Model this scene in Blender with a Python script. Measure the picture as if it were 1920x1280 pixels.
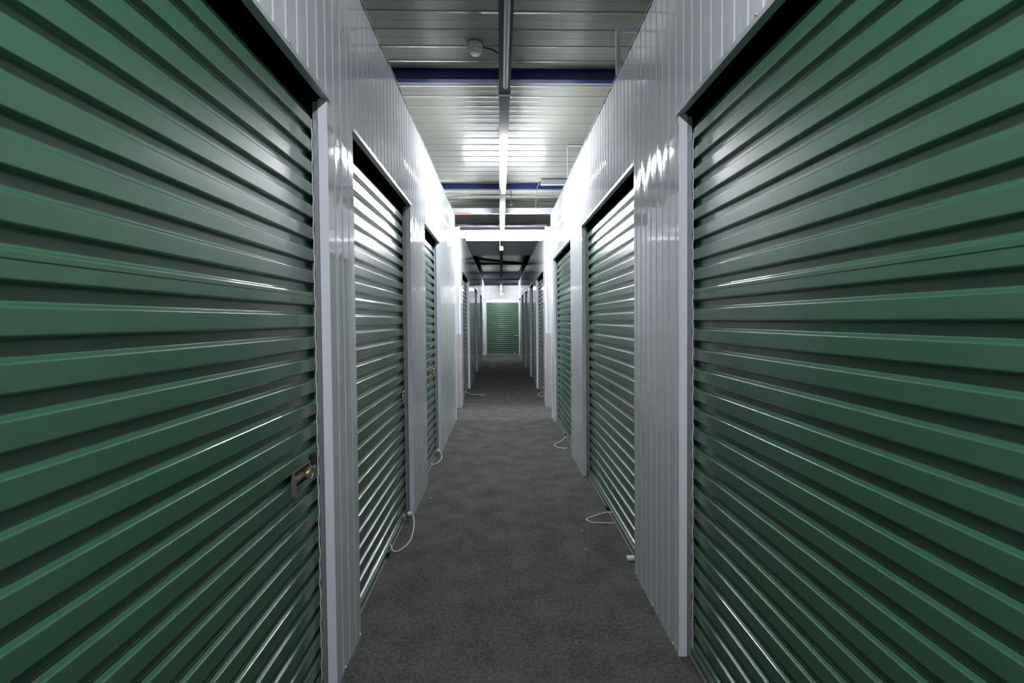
import bpy, bmesh, math, random
from mathutils import Vector, Matrix
random.seed(7)
S = bpy.context.scene
C = S.collection
for o in list(bpy.data.objects): bpy.data.objects.remove(o)

# ------------------------------------------------------------------ camera
F_PX, YAW, PITCH, ROLL = 850.0, .0253, .0245, .0086
cam_d = bpy.data.cameras.new('camera'); cam = bpy.data.objects.new('camera', cam_d); C.objects.link(cam)
cam_d.sensor_width = 36.0; cam_d.lens = F_PX / 1920 * 36; cam_d.shift_y = -19.0 / 1920
cam_d.clip_start = .02; cam_d.clip_end = 200
sy_, cy_ = math.sin(YAW), math.cos(YAW); sp_, cp_ = math.sin(PITCH), math.cos(PITCH); sr_, cr_ = math.sin(ROLL), math.cos(ROLL)
Xr = Vector((cy_, -sy_, 0)); Zu = Vector((sy_*sp_, cy_*sp_, cp_)); Fw = Vector((sy_*cp_, cy_*cp_, -sp_))
right = Xr*cr_ - Zu*sr_; up = Xr*sr_ + Zu*cr_
M = Matrix((right, up, -Fw)).transposed().to_4x4(); M.translation = (0, 0, 1.5)
cam.matrix_world = M
S.camera = cam

# ------------------------------------------------------------------ world and exposure
w = bpy.data.worlds.new('world'); S.world = w; w.use_nodes = True
w.node_tree.nodes['Background'].inputs[0].default_value = (.75, .8, .85, 1)
w.node_tree.nodes['Background'].inputs[1].default_value = .02
S.view_settings.view_transform = 'Standard'; S.view_settings.look = 'None'
S.view_settings.exposure = 0.45; S.view_settings.gamma = 1.0; S.view_settings.use_curve_mapping = False
cy = S.cycles
cy.use_adaptive_sampling = False; cy.caustics_reflective = False; cy.sample_clamp_indirect = 4.0; cy.max_bounces = 8
cy.use_denoising = True; cy.denoiser = 'OPENIMAGEDENOISE'; cy.denoising_input_passes = 'RGB_ALBEDO_NORMAL'; cy.denoising_prefilter = 'ACCURATE'
TUBE = 240.0                      # radiance of the lit tubes
TUBE_COL = (.95, .96, 1.0, 1)

# ------------------------------------------------------------------ materials
def mat(name, col, rough=.5, metal=0., spec=.5, coat=0., coat_r=.1, emis=None, estr=0.):
    m = bpy.data.materials.new(name); m.use_nodes = True
    b = m.node_tree.nodes['Principled BSDF']
    b.inputs['Base Color'].default_value = (*col, 1); b.inputs['Roughness'].default_value = rough
    b.inputs['Metallic'].default_value = metal; b.inputs['Specular IOR Level'].default_value = spec
    b.inputs['Coat Weight'].default_value = coat; b.inputs['Coat Roughness'].default_value = coat_r
    if emis: b.inputs['Emission Color'].default_value = emis; b.inputs['Emission Strength'].default_value = estr
    return m
def wavy(m, scale=(1, 1, 1), strength=.15, dist=.01, noise=2.5, grime=.0, gscale=6.):
    """slight buckling of thin sheet metal + faint uneven gloss"""
    nt = m.node_tree; b = nt.nodes['Principled BSDF']
    tc = nt.nodes.new('ShaderNodeTexCoord'); mp = nt.nodes.new('ShaderNodeMapping'); mp.inputs['Scale'].default_value = scale
    n = nt.nodes.new('ShaderNodeTexNoise'); n.inputs['Scale'].default_value = noise; n.inputs['Detail'].default_value = 2
    bp = nt.nodes.new('ShaderNodeBump'); bp.inputs['Strength'].default_value = strength; bp.inputs['Distance'].default_value = dist
    nt.links.new(tc.outputs['Object'], mp.inputs[0]); nt.links.new(mp.outputs[0], n.inputs['Vector'])
    nt.links.new(n.outputs['Fac'], bp.inputs['Height']); nt.links.new(bp.outputs[0], b.inputs['Normal'])
    r = b.inputs['Roughness'].default_value
    n2 = nt.nodes.new('ShaderNodeTexNoise'); n2.inputs['Scale'].default_value = gscale; n2.inputs['Detail'].default_value = 5
    nt.links.new(tc.outputs['Object'], n2.inputs['Vector'])
    mr = nt.nodes.new('ShaderNodeMapRange'); mr.inputs['To Min'].default_value = r*.95; mr.inputs['To Max'].default_value = r*1.12
    nt.links.new(n2.outputs['Fac'], mr.inputs['Value']); nt.links.new(mr.outputs[0], b.inputs['Roughness'])
    return m
MW = wavy(mat('white_lining_steel', (.505, .528, .548), .045, 0, .65), (1, 1, .25), .04, .012, 3.)
MT = wavy(mat('white_trim_steel', (.74, .75, .84), .32, 0, .5), (1, 1, .3), .05, .01, 3.)
MH = wavy(mat('head_trim_steel', (.42, .45, .47), .32, .2, .5), (1, 1, 1), .05, .01, 3.)
MG = wavy(mat('green_shutter_paint', (.025, .088, .049), .31, 0, 1.0, coat=.35, coat_r=.09), (1, .25, 1), .02, .01, 3.)
MGD = mat('galvanised_steel', (.45, .47, .47), .35, .85)
MGU = wavy(mat('guide_steel', (.33, .34, .38), .4, .5), (1, 1, 1), .05, .01, 3.)
MSEAL = mat('pale_brush_seal', (.6, .6, .56), .7)
MRUB = mat('dusty_rubber', (.16, .14, .12), .8)
MBLK = mat('black_steel', (.008, .008, .008), .7)
MBAR = mat('bottom_bar_paint', (.10, .17, .14), .3, .2)
MDECK = wavy(mat('roof_deck_steel', (.19, .20, .175), .24, 0, .8), (.3, 1, 1), .02, .01, 4.)
MBLUE = mat('blue_purlin_paint', (.008, .018, .08), .3)
MRAIL = mat('trunking_steel', (.045, .05, .05), .6, 0, .25)
MRAILW = mat('white_trunking', (.38, .39, .42), .4)
MLIT = mat('lit_tube', (.8, .8, .8), .3, emis=TUBE_COL, estr=TUBE)
MLIT.cycles.emission_sampling = 'FRONT'
MLIT2 = mat('lit_tube_crosswise', (.8, .8, .8), .3, emis=TUBE_COL, estr=TUBE*.35)
MLIT3 = mat('lit_tube_dimmed', (.8, .8, .8), .3, emis=TUBE_COL, estr=TUBE*.7)  # same tube turned down so the walls near the crossing keep detail
MLIT3.cycles.emission_sampling = 'FRONT'
MLIT2.cycles.emission_sampling = 'FRONT'
MOFF = mat('unlit_tube_glass', (.50, .52, .56), .08, 0, .8)
MPLAS = mat('white_plastic', (.62, .64, .60), .35)
MROPE = mat('white_rope', (.72, .72, .68), .8)
MBRASS = mat('tarnished_brass', (.33, .25, .13), .35, .8)
MNICK = mat('dull_nickel', (.36, .33, .28), .35, .8)
MCABLE = mat('dark_cable', (.03, .03, .03), .5)
MRED = mat('red_conduit', (.35, .07, .05), .5)
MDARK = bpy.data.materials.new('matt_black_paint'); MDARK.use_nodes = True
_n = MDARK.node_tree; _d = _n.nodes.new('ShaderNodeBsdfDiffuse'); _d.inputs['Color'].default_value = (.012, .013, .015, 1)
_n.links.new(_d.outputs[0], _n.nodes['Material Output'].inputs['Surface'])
MSTRUT = mat('grey_strut_steel', (.25, .26, .27), .5)
MSOF = wavy(mat('grey_soffit_steel', (.16, .16, .18), .35), (1, 1, 1), .05, .01, 3.)
MPAPER = mat('white_paper', (.7, .7, .66), .8)
def carpet():
    m = mat('charcoal_carpet', (.05, .05, .05), .95, spec=.15); nt = m.node_tree; b = nt.nodes['Principled BSDF']
    tc = nt.nodes.new('ShaderNodeTexCoord')
    def nz(s, d):
        n = nt.nodes.new('ShaderNodeTexNoise'); n.inputs['Scale'].default_value = s; n.inputs['Detail'].default_value = d
        nt.links.new(tc.outputs['Object'], n.inputs['Vector']); return n
    a, f_, g = nz(5, 4), nz(60, 4), nz(420, 2)
    def mx(x, y, wgt):
        q = nt.nodes.new('ShaderNodeMath'); q.operation = 'MULTIPLY_ADD'; q.inputs[1].default_value = wgt
        nt.links.new(x, q.inputs[0]); nt.links.new(y, q.inputs[2]); return q.outputs[0]
    s = mx(f_.outputs['Fac'], a.outputs['Fac'], 1.3); s = mx(g.outputs['Fac'], s, 1.4)
    cr = nt.nodes.new('ShaderNodeValToRGB'); e = cr.color_ramp.elements
    e[0].position = .36; e[0].color = (.026, .026, .025, 1); e[1].position = .64; e[1].color = (.115, .116, .111, 1)
    q = nt.nodes.new('ShaderNodeMath'); q.operation = 'MULTIPLY'; q.inputs[1].default_value = 1/3.7
    nt.links.new(s, q.inputs[0]); nt.links.new(q.outputs[0], cr.inputs[0]); nt.links.new(cr.outputs[0], b.inputs['Base Color'])
    bp = nt.nodes.new('ShaderNodeBump'); bp.inputs['Strength'].default_value = .5; bp.inputs['Distance'].default_value = .004
    nt.links.new(g.outputs['Fac'], bp.inputs['Height']); nt.links.new(bp.outputs[0], b.inputs['Normal'])
    return m
MCARP = carpet()
def plate():
    m = mat('beige_tread_plate', (.40, .36, .33), .45, .1); nt = m.node_tree; b = nt.nodes['Principled BSDF']
    tc = nt.nodes.new('ShaderNodeTexCoord'); v = nt.nodes.new('ShaderNodeTexVoronoi'); v.inputs['Scale'].default_value = 85
    nt.links.new(tc.outputs['Object'], v.inputs['Vector'])
    cr = nt.nodes.new('ShaderNodeValToRGB'); e = cr.color_ramp.elements
    e[0].position = .25; e[0].color = (.55, .50, .47, 1); e[1].position = .6; e[1].color = (.33, .29, .27, 1)
    nt.links.new(v.outputs['Distance'], cr.inputs[0]); nt.links.new(cr.outputs[0], b.inputs['Base Color'])
    return m
MPLATE = plate()

# ------------------------------------------------------------------ mesh helpers
def obj(name, bm, m, parent=None, kind=None):
    me = bpy.data.meshes.new(name); bm.normal_update(); bm.to_mesh(me); bm.free()
    me.materials.append(m); o = bpy.data.objects.new(name, me); C.objects.link(o)
    if parent: o.parent = parent
    if kind: o['kind'] = kind
    return o
def tag(o, label, cat, group=None):
    o['label'] = label; o['category'] = cat
    if group: o['group'] = group
    return o
def thing(name, label, cat, loc=(0, 0, 0), group=None):
    o = bpy.data.objects.new(name, None); C.objects.link(o); o.location = loc; o.empty_display_size = .1
    return tag(o, label, cat, group)
def struct(name, bm, m): return obj(name, bm, m, None, 'structure')
def bx(bm, x0, x1, y0, y1, z0, z1):
    v = [bm.verts.new((x, y, z)) for x in (x0, x1) for y in (y0, y1) for z in (z0, z1)]
    for f in ((0, 1, 3, 2), (4, 6, 7, 5), (0, 4, 5, 1), (2, 3, 7, 6), (0, 2, 6, 4), (1, 5, 7, 3)): bm.faces.new([v[i] for i in f])
    bmesh.ops.recalc_face_normals(bm, faces=bm.faces)
def box(*a, bev=0.):
    bm = bmesh.new(); bx(bm, *a)
    if bev: bmesh.ops.bevel(bm, geom=list(bm.edges), offset=bev, segments=2, affect='EDGES')
    return bm
def prism(bm, poly, z0, z1, f=lambda u, v, t: (u, v, t)):
    """closed polygon (u,v) swept from z0 to z1, mapped by f"""
    a = [bm.verts.new(f(u, v, z0)) for u, v in poly]; b = [bm.verts.new(f(u, v, z1)) for u, v in poly]
    n = len(poly)
    for i in range(n): bm.faces.new((a[i], a[(i+1) % n], b[(i+1) % n], b[i]))
    bm.faces.new(a[::-1]); bm.faces.new(b)
    bmesh.ops.recalc_face_normals(bm, faces=bm.faces)
def tube(bm, pts, r, n=10, caps=True):
    pts = [Vector(p) for p in pts]; rings = []
    for i, p in enumerate(pts):
        t = (pts[min(i+1, len(pts)-1)] - pts[max(i-1, 0)]).normalized()
        u = t.cross(Vector((0, 0, 1)) if abs(t.z) < .9 else Vector((1, 0, 0))).normalized(); v = t.cross(u)
        rr = r[i] if isinstance(r, (list, tuple)) else r
        rings.append([bm.verts.new(p + rr*(math.cos(2*math.pi*k/n)*u + math.sin(2*math.pi*k/n)*v)) for k in range(n)])
    for A, B in zip(rings, rings[1:]):
        for k in range(n): bm.faces.new((A[k], A[(k+1) % n], B[(k+1) % n], B[k]))
    if caps: bm.faces.new(rings[0][::-1]); bm.faces.new(rings[-1])
    for f in bm.faces: f.smooth = True
    bmesh.ops.recalc_face_normals(bm, faces=bm.faces)
def spline(pts, n=8):
    P = [Vector(p) for p in pts]; P = [P[0]*2-P[1]] + P + [P[-1]*2-P[-2]]; out = []
    for i in range(1, len(P)-2):
        for k in range(n):
            t = k/n; a, b, c, d = P[i-1:i+3]
            out.append(.5*((2*b) + (c-a)*t + (2*a-5*b+4*c-d)*t*t + (3*b-a-3*c+d)*t**3))
    out.append(P[-2]); return out
def lathe(bm, prof, c, n=24, axis='z'):
    c = Vector(c); rings = []
    for r, h in prof:
        ring = []
        for k in range(n):
            a = 2*math.pi*k/n; p = Vector((r*math.cos(a), r*math.sin(a), h))
            if axis == 'x': p = Vector((h, r*math.cos(a), r*math.sin(a)))
            if axis == 'y': p = Vector((r*math.cos(a), h, r*math.sin(a)))
            ring.append(bm.verts.new(c+p))
        rings.append(ring)
    for A, B in zip(rings, rings[1:]):
        for k in range(n): bm.faces.new((A[k], A[(k+1) % n], B[(k+1) % n], B[k]))
    bm.faces.new(rings[0][::-1]); bm.faces.new(rings[-1])
    for f in bm.faces: f.smooth = True
    bmesh.ops.recalc_face_normals(bm, faces=bm.faces)
def torus(bm, c, R, r, axis='x', n=24, m=8):
    c = Vector(c); g = []
    for i in range(n):
        a = 2*math.pi*i/n; ring = []
        for j in range(m):
            b = 2*math.pi*j/m; q = R + r*math.cos(b); h = r*math.sin(b)
            p = {'x': (h, q*math.cos(a), q*math.sin(a)), 'y': (q*math.cos(a), h, q*math.sin(a)), 'z': (q*math.cos(a), q*math.sin(a), h)}[axis]
            ring.append(bm.verts.new(c+Vector(p)))
        g.append(ring)
    for i in range(n):
        for j in range(m): bm.faces.new((g[i][j], g[(i+1) % n][j], g[(i+1) % n][(j+1) % m], g[i][(j+1) % m]))
    for f in bm.faces: f.smooth = True
    bmesh.ops.recalc_face_normals(bm, faces=bm.faces)

# ------------------------------------------------------------------ setting: sizes in metres, x right, y along the corridor
XL, XR = -.68, .778            # wall faces
ZD, ZT, ZC = 2.384, 3.10, 3.60  # door head, wall top, roof deck
YA, YB, YE = 6.90, 7.78, 19.60  # near run ends, far run starts, end wall
Y0 = -4.0
RIBP = .083
def rib_profile(u0, u1, seams=()):
    """depth of the ribbed lining along u: flat pans, one shallow groove each pitch, tight dark joints at seams"""
    pts = [(u0, 0.)]; k = math.ceil((u0+.012)/RIBP)
    while k*RIBP < u1-.014:
        u = k*RIBP
        if not any(abs(u-s) < .02 for s in seams):
            for du, d in ((-.0085, 0), (-.0065, .0006), (-.0035, .0030), (-.0018, .0035), (.0018, .0035), (.0035, .0030), (.0065, .0006), (.0085, 0)): pts.append((u+du, -d))
        bow = .00035*math.sin(k*2.1)
        if u+RIBP-.012 < u1-.014: pts += [(u+.028, bow), (u+.055, bow)]
        k += 1
    pts.append((u1, 0.))
    for s in seams:
        if u0+.01 < s < u1-.01:
            pts = [p for p in pts if abs(p[0]-s) > .006] + [(s-.0035, 0), (s-.003, -.010), (s+.003, -.010), (s+.0035, 0)]
    return sorted(pts)
def lining(bm, side, y0, y1, z0, z1, depth=.035, seams=()):
    x = XL if side < 0 else XR
    pr = rib_profile(y0, y1, seams)
    poly = [(x - side*d, y) for y, d in pr] + [(x + side*depth, y1), (x + side*depth, y0)]
    prism(bm, poly, z0, z1)
def lining_x(bm, y, face, x0, x1, z0, z1, depth=.035):
    pr = rib_profile(x0, x1)
    poly = [(u, y + face*d) for u, d in pr] + [(x1, y - face*depth), (x0, y - face*depth)]
    prism(bm, poly, z0, z1)

doors_L = [(-.70, 1.837), (2.147, 3.502), (4.156, 5.137)]
doors_R = [(-.50, 1.959), (2.619, 4.298), (5.000, 6.637)]
far_L = [(8.25, 10.0), (12.15, 13.3), (15.3, 16.7), (18.15, 19.3)]
far_R = [(8.20, 9.85), (10.75, 11.98), (13.1, 14.25), (15.2, 16.6), (17.35, 19.1)]
def run(side, y0, y1, doors):
    bm = bmesh.new(); y = y0; seams = [d[0] for d in doors]
    for a, b in doors:
        lining(bm, side, y, a, 0, ZD); y = b
    lining(bm, side, y, y1, 0, ZD)
    lining(bm, side, y0, y1, ZD, ZT-.012, depth=.012, seams=seams)
    # thin capping strip along the top
    x = XL if side < 0 else XR
    bx(bm, min(x-side*.005, x+side*.05), max(x-side*.005, x+side*.05), y0, y1, ZT-.006, ZT)
    return bm
wl = struct('wall_left', run(-1, Y0, YA, doors_L), MW)
wr = struct('wall_right', run(1, Y0, YA, doors_R), MW)
wlf = struct('wall_left.001', run(-1, YB, YE, far_L), MW)
wrf = struct('wall_right.001', run(1, YB, YE, far_R), MW)
for side, wall in ((-1, wl), (1, wr)):
    x = XL if side < 0 else XR; bm = bmesh.new(); y = 2.0
    while y < 4.6:
        bx(bm, *sorted((x-side*.0052, x-side*.0064)), y, y+.045, ZT-.014, ZT-.007); y += RIBP*2
    obj('cap_slot', bm, MBLK, wall)['kind'] = 'stuff'
# walls of the crossing corridor
XS = 3.6
for side, nm in ((-1, 'left'), (1, 'right')):
    x = XL if side < 0 else XR
    a, b = sorted((x, side*XS))
    bm = bmesh.new(); lining_x(bm, YA, 1, a, b, 0, ZT); struct('wall_near_crossing_'+nm, bm, MW)
    bm = bmesh.new(); lining_x(bm, YB, -1, a, b, 0, ZT); struct('wall_far_crossing_'+nm, bm, MW)
# back and end walls
bm = bmesh.new(); lining_x(bm, Y0, 1, XL, XR, 0, ZT); struct('wall_back', bm, MW)
bm = bmesh.new(); ZEND = 2.27
lining_x(bm, YE, -1, XL-.05, XR+.05, ZEND, 3.0); bx(bm, XL-.05, -.625, YE, YE+.035, 0, ZEND); bx(bm, .832, .85, YE, YE+.035, 0, ZEND)
struct('wall_end', bm, MW)
bm = bmesh.new(); bx(bm, -XS, XS, Y0, 30, -.06, 0); struct('floor', bm, MCARP)
# roof deck, ribs running across
bm = bmesh.new(); poly = []; y = 3.14-.195*37; DP = .195
while y < 30:
    poly += [(y-.010, ZC), (y-.008, ZC-.0032), (y-.006, ZC-.0042), (y-.003, ZC-.0042), (y+.004, ZC-.0035), (y+.016, ZC-.0005), (y+.020, ZC), (y+.095, ZC), (y+.096, ZC-.0008), (y+.106, ZC)]; y += DP
poly += [(y, ZC), (y, ZC+.06), (poly[0][0], ZC+.06)]
prism(bm, poly, -XS-2, XS+2, lambda u, v, t: (t, u, v))
struct('ceiling', bm, MDECK)
# soffit panel over the start of the far run
bm = bmesh.new(); bx(bm, XL-.04, XR+.04, YB+.05, 11.25, ZT+.002, ZT+.03); struct('ceiling_soffit', bm, MSOF)
# tread plate kick panels with a punched corner strip
for side in (-1, 1):
    x = XL if side < 0 else XR
    a, b = sorted((x+side*.004, side*(XS-.1)))
    bm = bmesh.new(); bx(bm, a, b, YB-.010, YB-.004, 0.004, 1.273)
    k = tag(obj('kick_plate', bm, MPLATE), 'beige tread plate kick panel low on the crossing wall at the %s' % ('left' if side < 0 else 'right'), 'kick plate', 'kick plates at the crossing')
    bm = bmesh.new(); z = .02
    xx = x + side*(.085 if side < 0 else .062)
    bx(bm, xx-.008, xx+.008, YB-.013, YB-.0105, .004, 1.273)
    obj('edge_strip', bm, MT, k)
    bm = bmesh.new()
    while z < 1.25: bx(bm, xx-.004, xx+.006, YB-.0145, YB-.0125, z, z+.018); z += .036
    obj('slot', bm, MBLK, k)['kind'] = 'stuff'
# the end walls' corner flashings at the crossing
n_ = 1
for x, y, s in ((XL, YA, -1), (XR, YA, 1), (XL, YB, -1), (XR, YB, 1)):
    d = -1 if y == YA else 1
    bm = bmesh.new()
    bx(bm, min(x, x-s*.002), max(x, x-s*.002)+.0001, min(y, y+d*.03), max(y, y+d*.03), 0, ZT)
    bx(bm, min(x-s*.002, x+s*.03), max(x-s*.002, x+s*.03), min(y, y-d*.002), max(y, y-d*.002), 0, ZT)
    struct('trim_%d' % n_, bm, MT); n_ += 1

# ------------------------------------------------------------------ roller shutters
def fold(points, r=.0032, n=4):
    """round the corners of an open profile"""
    out = [points[0]]
    for i in range(1, len(points)-1):
        p, a, b = Vector(points[i]), Vector(points[i-1]), Vector(points[i+1])
        u = (a-p).normalized(); v = (b-p).normalized(); q = min(r, (a-p).length*.45, (b-p).length*.45)
        for k in range(n+1):
            t = k/n; out.append(tuple((1-t)**2*(p+u*q) + 2*t*(1-t)*p + t*t*(p+v*q)))
    out.append(points[-1]); return out
PITCH_S = .0865
def curtain_profile(ztop, drum=True, lap=18, z0=.011):
    """(z, depth) - broad outer bands, narrower inner bands, sloped webs"""
    pts = []; z = z0; k = 0
    while z + PITCH_S < ztop:
        pts += [(max(z, .03), 0.), (z+.046, 0.)]
        if k == lap: pts[-1:] = [(z+.032, 0.), (z+.0325, -.0016), (z+.046, -.0016)]
        pts += [(z+.0525, .018), (z+PITCH_S-.0065, .018)]
        z += PITCH_S; k += 1
    if not drum:
        return fold(pts + [(z, 0.), (z+.046, 0.), (z+.0525, .018), (z+.080, .018)])
    # the curtain turns back over the roll behind the head
    return fold(pts + [(z, 0.), (z+.046, 0.), (z+.056, .012), (z+.076, .016), (z+.084, .030), (z+.088, .16)])
def shutter(side, y0, y1, label, latch=None, cord=None, near=True, shade_box=True):
    """side -1/1: in the left/right wall"""
    xw = XL if side < 0 else XR
    X = lambda d: xw + side*d
    t = thing('roller_shutter', label, 'roller shutter', (X(.06), (y0+y1)/2, 0), 'green roller shutters along the corridor')
    L = t.location
    def part(name, bm, m, p=t):
        bmesh.ops.translate(bm, verts=bm.verts, vec=-L)
        return obj(name, bm, m, p)
    prof = curtain_profile(2.33, z0=.011 if side < 0 else .0235)
    bm = bmesh.new(); cols = []
    for y in (y0-.02, y1+.02): cols.append([bm.verts.new((X(.062+d), y, z)) for z, d in prof])
    for i in range(len(prof)-1): bm.faces.new((cols[0][i], cols[1][i], cols[1][i+1], cols[0][i+1]))
    bmesh.ops.recalc_face_normals(bm, faces=bm.faces)
    c = part('curtain', bm, MG)
    s = c.modifiers.new('thickness', 'SOLIDIFY'); s.thickness = .0012; s.offset = 0
    # bottom bar and rubber
    a, b = sorted((X(.052), X(.078))); part('bottom_bar', box(a, b, y0+.004, y1-.004, .022, .046, bev=.002), MBAR)
    a, b = sorted((X(.044), X(.070))); part('bottom_seal', box(a, b, y0+.004, y1-.004, 0.001, .012), MRUB)
    # guides and wavy brush seals
    for ye, d in ((y0, 1), (y1, -1)):
        a, b = sorted((X(.038), X(.057)))
        g = part('guide', box(a, b, min(ye+d*.003, ye-d*.05), max(ye+d*.003, ye-d*.05), .004, ZD-.012, bev=.0015), MGU)
        a, b = sorted((X(.0005), X(.036)))
        part('jamb_trim', box(a, b, min(ye, ye-d*-.0025), max(ye, ye+d*.0025), .002, ZD-.004), MT)
        bm = bmesh.new(); pts = []; n = 110 if near else 2
        for i in range(n+1):
            z = .02 + (2.30-.02)*i/n
            pts.append((X(.0595 + (.0016*math.sin(z*75)+.0008*math.sin(z*31) if near else 0)), ye+d*.006, z))
        tube(bm, pts, .0028, 5); part('brush_seal', bm, MSEAL, g)
    # head trim: an L flashing under the header, a little longer than the opening
    bm = bmesh.new()
    a, b = sorted((X(-.009), X(.021))); bx(bm, a, b, y0-.004, y1+.012, ZD-.004, ZD-.001)
    a, b = sorted((X(-.009), X(-.0065))); bx(bm, a, b, y0-.004, y1+.012, ZD-.001, ZD+.014)
    part('head_trim', bm, MH)
    if near:
        for i in range(max(2, int((y1-y0)/.35))):
            ys = y0 + .12 + i*.35
            if ys > y1: break
            bm = bmesh.new(); lathe(bm, [(.0055, 0), (.0055, .0015), (.003, .004)], (0, 0, 0), 8, 'x')
            for v in bm.verts: v.co = Vector((X(-.0005) - side*v.co.x, ys+v.co.y, ZD+.03+v.co.z))
            bmesh.ops.recalc_face_normals(bm, faces=bm.faces); part('screw', bm, MGD)
    # added black box keeping light out of the gap above the curtain
    if shade_box:
        bm = bmesh.new()
        a, b = sorted((X(.014), X(.44)))
        for q in ((a, b, y0-.04, y1+.04, ZD+.25, ZD+.26), (*sorted((X(.43), X(.44))), y0-.04, y1+.04, 1.9, ZD+.25),
                  (a, b, y0-.05, y0-.04, 1.9, ZD+.26), (a, b, y1+.04, y1+.05, 1.9, ZD+.26), (*sorted((X(.014), X(.017))), y0-.04, y1+.04, ZD, ZD+.25)): bx(bm, *q)
        part('shade_box', bm, MBLK)
    if latch:
        yl, zl, kind = latch
        if kind == 'bolt':
            lt = part('latch', box(*sorted((X(.0575), X(.062))), yl-.095, yl+.06, zl-.034, zl+.034, bev=.002), MNICK)
            lt['label'] = 'dull steel slide bolt plate'
            part('bolt', box(*sorted((X(.048), X(.058))), yl-.085, yl+.085, zl-.008, zl+.008, bev=.003), MNICK, lt)
            bm = bmesh.new()
            for q in ((yl-.075, yl+.04, zl+.015, zl+.027), (yl-.075, yl+.04, zl-.027, zl-.015)): bx(bm, *sorted((X(.0565), X(.0575))), *q)
            part('recess', bm, MBLK, lt)
            bm = bmesh.new(); lathe(bm, [(.019, 0), (.019, .012), (.012, .018)], (0, 0, 0), 20, 'x')
            for v in bm.verts: v.co = Vector((X(.052)-side*v.co.x, yl+.002+v.co.y, zl-.002+v.co.z))
            bmesh.ops.recalc_face_normals(bm, faces=bm.faces); part('lock_cylinder', bm, MBRASS, lt)
            bm = bmesh.new(); torus(bm, (X(.036), yl+.006, zl), .021, .0035, 'x'); part('ring', bm, MNICK, lt)
            part('handle', box(*sorted((X(.042), X(.056))), yl-.112, yl-.098, zl-.046, zl+.018, bev=.002), MNICK, lt)
            part('slot', box(*sorted((X(.053), X(.058))), yl+.062, yl+.10, zl-.012, zl+.05), MBLK, lt)
        else:
            bm = bmesh.new(); lathe(bm, [(.022, 0), (.022, .010), (.015, .015)], (0, 0, 0), 20, 'x')
            for v in bm.verts: v.co = Vector((X(.062)-side*v.co.x, yl+.022+v.co.y, zl+.016+v.co.z))
            bmesh.ops.recalc_face_normals(bm, faces=bm.faces); lt = part('lock', bm, MBRASS)
            lt['label'] = 'round brass lock'
            bm = bmesh.new(); torus(bm, (X(.050), yl-.012, zl-.018), .026, .0045, 'x'); part('ring', bm, MNICK, lt)
            part('slot', box(*sorted((X(.058), X(.0625))), yl+.03, yl+.06, zl+.02, zl+.045), MBLK, lt)
    if cord:
        bm = bmesh.new(); tube(bm, spline(cord['pts']), .0035 if near else .005, 8)
        cd = part('pull_cord', bm, MROPE)
        if cord.get('knob'):
            bm = bmesh.new(); k = Vector(cord['knob']); lathe(bm, [(.006, -.016), (.015, -.012), (.017, 0), (.015, .012), (.006, .016)], k, 16, 'z'); part('knob', bm, MPLAS, cd)
            part('eyelet', box(*sorted((X(.04), X(.064))), k.y-.075, k.y-.012, k.z-.012, k.z+.012, bev=.003), MGD, cd)
        if cord.get('clip'):
            k = cord['clip']; part('bracket', box(*sorted((X(.036), X(.056))), k-.022, k+.022, .012, .042, bev=.003), MBLK, cd)
    return t
shutter(-1, *doors_L[0], 'wide green shutter filling the left foreground, with a steel slide bolt', latch=(1.70, .935, 'bolt'))
shutter(-1, *doors_L[1], 'green shutter second along the left wall, brass lock and white rope looping off its foot', latch=(3.40, .942, 'ring'),
        cord=dict(pts=[(-.715, 3.40, .042), (-.672, 3.375, .052), (-.640, 3.27, .03), (-.628, 3.085, .006), (-.662, 2.955, .006), (-.705, 2.92, .012), (-.732, 2.945, .045)], knob=(-.700, 3.395, .050), clip=2.86))
shutter(-1, *doors_L[2], 'narrow green shutter third along the left wall, short white rope loop at its corner', latch=(4.955, .944, 'ring'),
        cord=dict(pts=[(-.735, 4.72, .02), (-.715, 4.70, .006), (-.67, 4.80, .006), (-.655, 4.95, .006), (-.69, 5.03, .05), (-.735, 5.02, .06)], knob=(-.705, 5.04, .055)))
shutter(1, *doors_R[0], 'wide green shutter filling the right foreground, no lock in view')
shutter(1, *doors_R[1], 'green shutter second along the right wall, white rope loop lying flat in front',
        cord=dict(pts=[(.835, 3.36, .05), (.78, 3.40, .03), (.70, 3.40, .006), (.64, 3.36, .006), (.632, 3.335, .006), (.66, 3.29, .006), (.73, 3.28, .006), (.82, 3.27, .006)], clip=3.50))
shutter(1, *doors_R[2], 'green shutter third along the right wall, last before the crossing, V shaped rope on floor',
        cord=dict(pts=[(.835, 5.68, .04), (.74, 5.55, .006), (.65, 5.42, .006), (.632, 5.36, .006), (.66, 5.27, .006), (.74, 5.23, .006), (.76, 5.25, .008)], clip=5.74))
ords_ = ['first', 'second', 'third', 'fourth', 'fifth']
for i, d in enumerate(far_L):
    shutter(-1, *d, '%s dark shutter beyond the crossing along the left wall%s' % (ords_[i], ', stray white rope at its foot' if i == 0 else (', beside the green end shutter' if i == 3 else '')), near=False,
            cord=dict(pts=[(-.735, 9.35, .03), (-.66, 9.33, .006), (-.55, 9.14, .006), (-.47, 9.20, .006), (-.40, 9.10, .006), (-.34, 9.13, .006)]) if i == 0 else None)
for i, d in enumerate(far_R):
    shutter(1, *d, '%s dark shutter beyond the crossing along the right wall%s' % (ords_[i], ', small rope loop at its foot' if i == 0 else (', next to the end shutter handle' if i == 4 else '')), near=False,
            cord=dict(pts=[(.835, 9.2, .03), (.76, 9.12, .01), (.735, 9.0, .006), (.76, 8.88, .006), (.835, 8.85, .006)]) if i == 0 else None)

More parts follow.
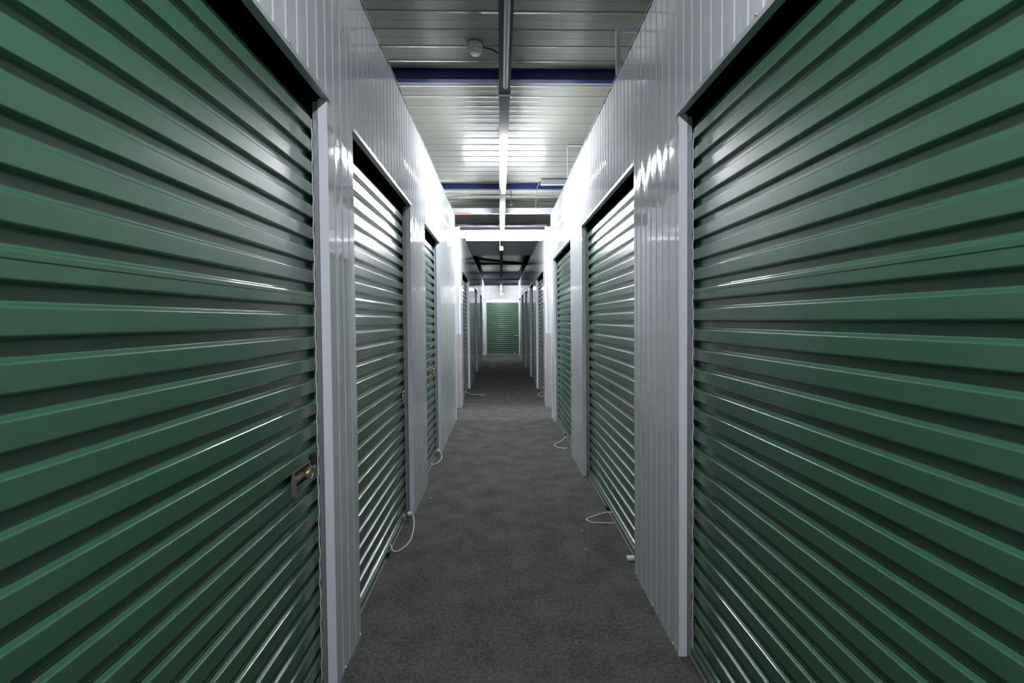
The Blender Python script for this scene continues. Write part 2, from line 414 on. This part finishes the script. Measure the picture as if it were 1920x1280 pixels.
# shutter closing the corridor
t = thing('roller_shutter', 'bright green shutter facing the camera at the far end of the corridor', 'roller shutter', (.1, YE, 0), 'green roller shutters along the corridor')
prof = [p for p in curtain_profile(2.24, False)]
bm = bmesh.new(); cols = []
for x in (-.64, .845): cols.append([bm.verts.new((x-.1, .03+d, z)) for z, d in prof])
for i in range(len(prof)-1): bm.faces.new((cols[0][i], cols[1][i], cols[1][i+1], cols[0][i+1]))
bmesh.ops.recalc_face_normals(bm, faces=bm.faces)
c = obj('curtain', bm, MG, t); s = c.modifiers.new('thickness', 'SOLIDIFY'); s.thickness = .0012; s.offset = 0
for x in (-.625, .812): obj('guide', box(x-.1, x-.08, -.004, .028, .004, ZEND), MT, t)
obj('bottom_bar', box(-.705, .71, .0, .045, .004, .045), MGD, t)
obj('head_trim', box(-.725, .73, -.006, .05, ZEND-.012, ZEND), MH, t)
h = obj('handle', box(.50, .695, -.02, .0, .825, .845, bev=.003), MPLAS, t); h['label'] = 'white lever handle'
obj('cord_end', box(.495, .515, -.015, -.003, .0, .11, bev=.003), MROPE, t)
obj('knob', box(.02, .045, -.02, .0, .03, .06, bev=.003), MPLAS, t)

# ------------------------------------------------------------------ skirting screws
for side, ys, wall in ((-1, (1.93, 2.135, 3.56, 3.80, 5.3, 5.62, 6.1, 6.6), wl), (1, (2.02, 2.30, 2.45, 2.60, 4.36, 4.52, 4.68), wr)):
    x = XL if side < 0 else XR
    for y in ys:
        bm = bmesh.new(); lathe(bm, [(.006, 0), (.006, .002), (.003, .0045)], (0, 0, 0), 10, 'x')
        for v in bm.verts: v.co = Vector((x-side*(.0005+v.co.x), y+v.co.y, .016+v.co.z))
        bmesh.ops.recalc_face_normals(bm, faces=bm.faces); obj('screw', bm, MPLAS, wall)

# ------------------------------------------------------------------ roof steel
for i in range(8):
    y = 3.835+3.16*i
    bm = bmesh.new()
    bx(bm, -XS-2, XS+2, y, y+.006, ZC-.085, ZC-.012); bx(bm, -XS-2, XS+2, y, y+.055, ZC-.091, ZC-.085); bx(bm, -XS-2, XS+2, y-.03, y, ZC-.018, ZC-.012)
    if i == 0: lb = 'nearest blue roof purlin, just beyond the smoke detector'
    elif i == 1: lb = 'blue roof purlin with hanging cables, just before the crossing'
    elif i == 7: lb = 'blue roof purlin seen over the end wall, farthest in view'
    else: lb = 'dark roof purlin over the far run, %s beyond the crossing' % ['', '', 'first', 'second', 'third', 'fourth', 'fifth', '', 'seventh'][i]
    tag(obj('roof_purlin', bm, MBLUE), lb, 'roof beam', 'blue roof purlins')
# grey channel over the crossing, with a red conduit on it
bm = bmesh.new(); bx(bm, -XS, XS, 7.62, 7.626, 3.30, 3.375); bx(bm, -XS, XS, 7.62, 7.68, 3.285, 3.30)
ch = tag(obj('steel_channel', bm, MRAILW), 'pale steel channel spanning overhead above the crossing', 'beam')
bm = bmesh.new(); tube(bm, [(-XS, 7.61, 3.274), (-.45, 7.61, 3.274)], .010, 8); tag(obj('conduit', bm, MRED), 'reddish conduit under the left end of the pale overhead channel', 'conduit')
# lintel across the mouth of the far run
bm = bmesh.new(); bx(bm, -1.0, 1.1, 7.70, 7.765, 2.90, 3.024); struct('trim_5', bm, MT)
# dark upstands and bracing over the far walls
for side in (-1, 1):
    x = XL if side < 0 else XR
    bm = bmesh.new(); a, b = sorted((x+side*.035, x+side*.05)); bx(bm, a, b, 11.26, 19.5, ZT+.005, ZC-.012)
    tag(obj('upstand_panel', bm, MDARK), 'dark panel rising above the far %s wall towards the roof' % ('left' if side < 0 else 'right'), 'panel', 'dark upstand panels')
for lb, p, q, rr, m in (('broad dark brace slanting down to the right above the far run', (-.68, 11.9, 3.13), (.79, 12.95, 3.09), .03, MDARK),
                 ('thin grey strut slanting above the far run, just behind the dark brace', (-.68, 12.4, 3.20), (.79, 13.4, 3.12), .012, MSTRUT)):
    bm = bmesh.new(); tube(bm, [p, q], rr, 4); tag(obj('roof_brace', bm, m), lb, 'brace', 'roof braces')

# ------------------------------------------------------------------ lighting trunking and tubes
def tube_lamp(name, label, p, q, lit, r=.016, group='tube lamps under the trunking', clip=.039, hang=None):
    if lit:
        r = .022
        if clip == .039: clip = p[2] > 2.9 and .054 or .046
    p, q = Vector(p), Vector(q); t = thing(name, label, 'lamp', (p+q)/2, group)
    d = (q-p).normalized(); L = t.location
    bm = bmesh.new(); a, b = p-L, q-L
    tube(bm, [a+d*.001, a+d*.006, a+d*.02, b-d*.02, b-d*.006, b-d*.001], [r*.5, r*.85, r, r, r*.85, r*.5], 16)
    obj('tube', bm, [MLIT, MLIT2, MLIT3][lit-1] if lit else MOFF, t)
    for e in (a+d*.06, b-d*.06):
        obj('clip', box(e.x-.012, e.x+.012, e.y-.012, e.y+.012, e.z+r*.9, e.z+clip), MRAIL, t)
    if hang:
        for e in (a+d*.1, b-d*.1):
            bm = bmesh.new(); tube(bm, [(e.x, e.y, e.z+r*.8), (e.x, e.y, hang-L.z)], .003, 6); obj('hanger', bm, MRAIL, t)
    return t
RX = .042
def trunk(name, label, x, y0, y1, z, wdt=.075, m=MRAIL):
    t = thing(name, label, 'trunking', (x, (y0+y1)/2, z))
    L = t.location; bm = bmesh.new(); h = wdt/2
    y0 -= L.y; y1 -= L.y
    prism(bm, [(-h, 0), (-h, .05), (-h+.004, .05), (-h+.004, .006), (h-.004, .006), (h-.004, .05), (h, .05), (h, 0)], y0, y1, lambda u, v, t_: (u, t_, v))
    obj('channel', bm, m, t)
    return t
tr = trunk('light_trunking', 'long grey lighting trunking hung down the middle of the near ceiling', RX, -3.8, 7.69, 3.045)
for y in (-2., .9, 3.5, 6.9):
    bm = bmesh.new(); tube(bm, [(0, y-tr.location.y, .006), (0, y-tr.location.y, ZC-.012-tr.location.z)], .002, 6); obj('hanger', bm, MRAIL, tr)
for y in (3.15,):
    obj('joint_strap', box(-.041, .041, y-tr.location.y-.01, y-tr.location.y+.01, -.003, .052), MRAILW, tr)
tube_lamp('tube_lamp', 'unlit glass tube under the nearest trunking, both bright edges showing', (RX+.004, 1.70, 3.005), (RX+.004, 2.97, 3.005), False)
tube_lamp('tube_lamp', 'glowing tube under the trunking before the second purlin, nearer of the lit pair', (RX+.006, 4.02, 2.990), (RX+.006, 5.32, 2.990), 3)
tube_lamp('tube_lamp', 'glowing tube under the trunking just before the lintel, farther of the lit pair', (RX+.010, 6.28, 2.990), (RX+.010, 7.64, 2.990), 3)
tube_lamp('tube_lamp', 'glowing tube mounted crosswise on the white lintel at the crossing', (-.567, 7.655, 2.862), (.73, 7.655, 2.862), 2, group='crosswise tube lamps')
tube_lamp('tube_lamp', 'glowing tube right over the camera, out of view', (RX, -.80, 2.990), (RX, .48, 2.990), True)
tr2 = trunk('light_trunking', 'narrow trunking hung along the far run beyond the lintel', .032, 8.40, 19.0, 2.80, .06)
for y in (8.6, 11.0, 16.4):
    bm = bmesh.new(); tube(bm, [(0, y-tr2.location.y, .006), (0, y-tr2.location.y, (ZT if y < 11.2 else ZC-.012)-tr2.location.z)], .002, 6); obj('hanger', bm, MRAIL, tr2)
obj('end_box', box(-.036, .030, 8.33-tr2.location.y, 8.44-tr2.location.y, -.02, .055, bev=.004), MPLAS, tr2)
bm = bmesh.new(); tube(bm, [(-.028, 8.36-tr2.location.y, .05), (-.03, 8.3-tr2.location.y, ZT-2.80)], .006, 8); obj('feed_cable', bm, MROPE, tr2)
tube_lamp('tube_lamp', 'small looking glowing tube at the far end of the second trunking, before the end wall', (.034, 17.55, 2.753), (.034, 18.85, 2.753), 1)
# lamps of the crossing and hall beyond, plus unseen tubes added to brighten the deck
for x0, x1, y, z, lb in ((-3.3, -2.0, 7.3, 3.0, 'glowing tube in the crossing to the left, out of view'), (2.0, 3.3, 7.3, 3.0, 'glowing tube in the crossing to the right, out of view'),
                     (-2.6, -1.3, 21.5, 3.0, 'glowing tube in the space beyond the end wall, left side'), (1.4, 2.7, 23.5, 3.0, 'unseen glowing tube added beyond the end wall, right side'),
                     (-2.9, -1.6, 14.5, 3.25, 'unseen glowing tube added above the left units to brighten the far deck')):
    tube_lamp('tube_lamp', lb, (x0, y, z), (x1, y, z), True, group='crosswise tube lamps', hang=ZC-.004)

# ------------------------------------------------------------------ ceiling fittings
t = thing('smoke_detector', 'round white smoke detector on the ceiling left of the trunking', 'smoke detector', (-.172, 3.50, ZC))
bm = bmesh.new(); lathe(bm, [(.054, -.002), (.056, -.010), (.056, -.036), (.052, -.042)], (0, 0, 0), 28); obj('base', bm, MPLAS, t)
bm = bmesh.new(); lathe(bm, [(.0515, -.042), (.050, -.052), (.045, -.064), (.042, -.067)], (0, 0, 0), 28); obj('housing', bm, MPLAS, t)
bm = bmesh.new(); lathe(bm, [(.036, -.067), (.036, -.070)], (0, 0, 0), 24); obj('sensor_slot', bm, MCABLE, t)
bm = bmesh.new(); lathe(bm, [(.038, -.070), (.035, -.077), (.022, -.081)], (0, 0, 0), 24); obj('cap', bm, MPLAS, t)
bm = bmesh.new(); tube(bm, spline([(.05, 0, -.026), (.12, .02, -.03), (.19, .05, -.05), (.22, .06, -.06)]), .0075, 8); obj('cable', bm, MCABLE, t)
def bracket(label, y, x, z0, z1, wv, arm):
    t = thing('ceiling_bracket', label, 'bracket', (x, y, z0), 'pale brackets above the right wall')
    obj('post', box(-wv/2, wv/2, -.012, .012, 0, z1-z0, bev=.002), MRAILW, t)
    obj('arm', box(wv/2, arm, -.012, .012, z1-z0-wv*.9, z1-z0, bev=.002), MRAILW, t)
bracket('pale square bracket rising above the right wall near the first purlin', 3.18, .835, ZT, 3.52, .030, .5)
bracket('thin pale bracket above the right wall just before the second purlin', 5.46, .822, ZT, 3.585, .011, .5)
t = thing('ceiling_box', 'slim white box under the roof deck right of the lit tube, near second purlin', 'electrical box', (.83, 6.80, ZC-.012))
obj('housing', box(-.21, .21, -.03, .03, -.075, 0, bev=.004), MRAILW, t); obj('gland', box(-.235, -.21, -.015, .015, -.06, -.03, bev=.003), MCABLE, t)
bm = bmesh.new(); tube(bm, spline([(.598, 6.80, 3.545), (.575, 7.0, 3.50), (.59, 7.3, 3.42), (.60, 7.60, 3.375)]), .005, 6); tag(obj('hanging_cable', bm, MCABLE), 'thin dark cable curving down right of the lit tube to the channel', 'cable', 'cables hanging at the second purlin')
t = thing('cable_drop', 'grey cable drop with a plug, hanging beside the lit tube', 'cable', (.18, 7.09, ZC-.012), 'cables hanging at the second purlin')
bm = bmesh.new(); tube(bm, [(-.006, 0, 0), (-.006, .01, -.235)], .0035, 6); tube(bm, [(.008, 0, 0), (.008, .01, -.235)], .0035, 6); obj('cable', bm, MRAIL, t)
obj('plug', box(-.02, .022, -.008, .03, -.30, -.235, bev=.004), MRAIL, t); obj('ferrule', box(-.014, .014, -.008, .01, -.05, 0, bev=.003), MCABLE, t)

# ------------------------------------------------------------------ bits on the carpet
def scrap(label, x, y, s, name='paper_scrap'):
    bm = bmesh.new(); n = 7
    v = [bm.verts.new((s*(.7+.5*random.random())*math.cos(2*math.pi*i/n), s*.6*(.7+.5*random.random())*math.sin(2*math.pi*i/n), 0)) for i in range(n)]
    f = bm.faces.new(v); r = bmesh.ops.extrude_face_region(bm, geom=[f])
    for q in r['geom']:
        if isinstance(q, bmesh.types.BMVert): q.co.z += .002+.002*random.random(); q.co.x *= .9
    bmesh.ops.recalc_face_normals(bm, faces=bm.faces)
    o = obj(name, bm, MPAPER); o.location = (x, y, .0008); tag(o, label, 'scrap', 'scraps on the carpet')
scrap('tiny white scrap on the carpet left of the right hand rope loop', .561, 3.172, .006)
scrap('tiny white scrap on the carpet nearest the camera, right of centre', .542, 2.91, .005)
scrap('white scrap lying in the dark far run, left of centre', -.244, 14.7, .05)
scrap('tiny scrap by the second pier on the left', -.60, 3.82, .006)
scrap('small pale scrap far down by the right wall', .66, 15.9, .03)
t = thing('corner_clip', 'small white plastic block on the floor at the near foot of the second right shutter', 'plastic block', (.80, 2.775, 0))
obj('block', box(-.025, .025, -.018, .018, 0.001, .020, bev=.003), MPLAS, t)
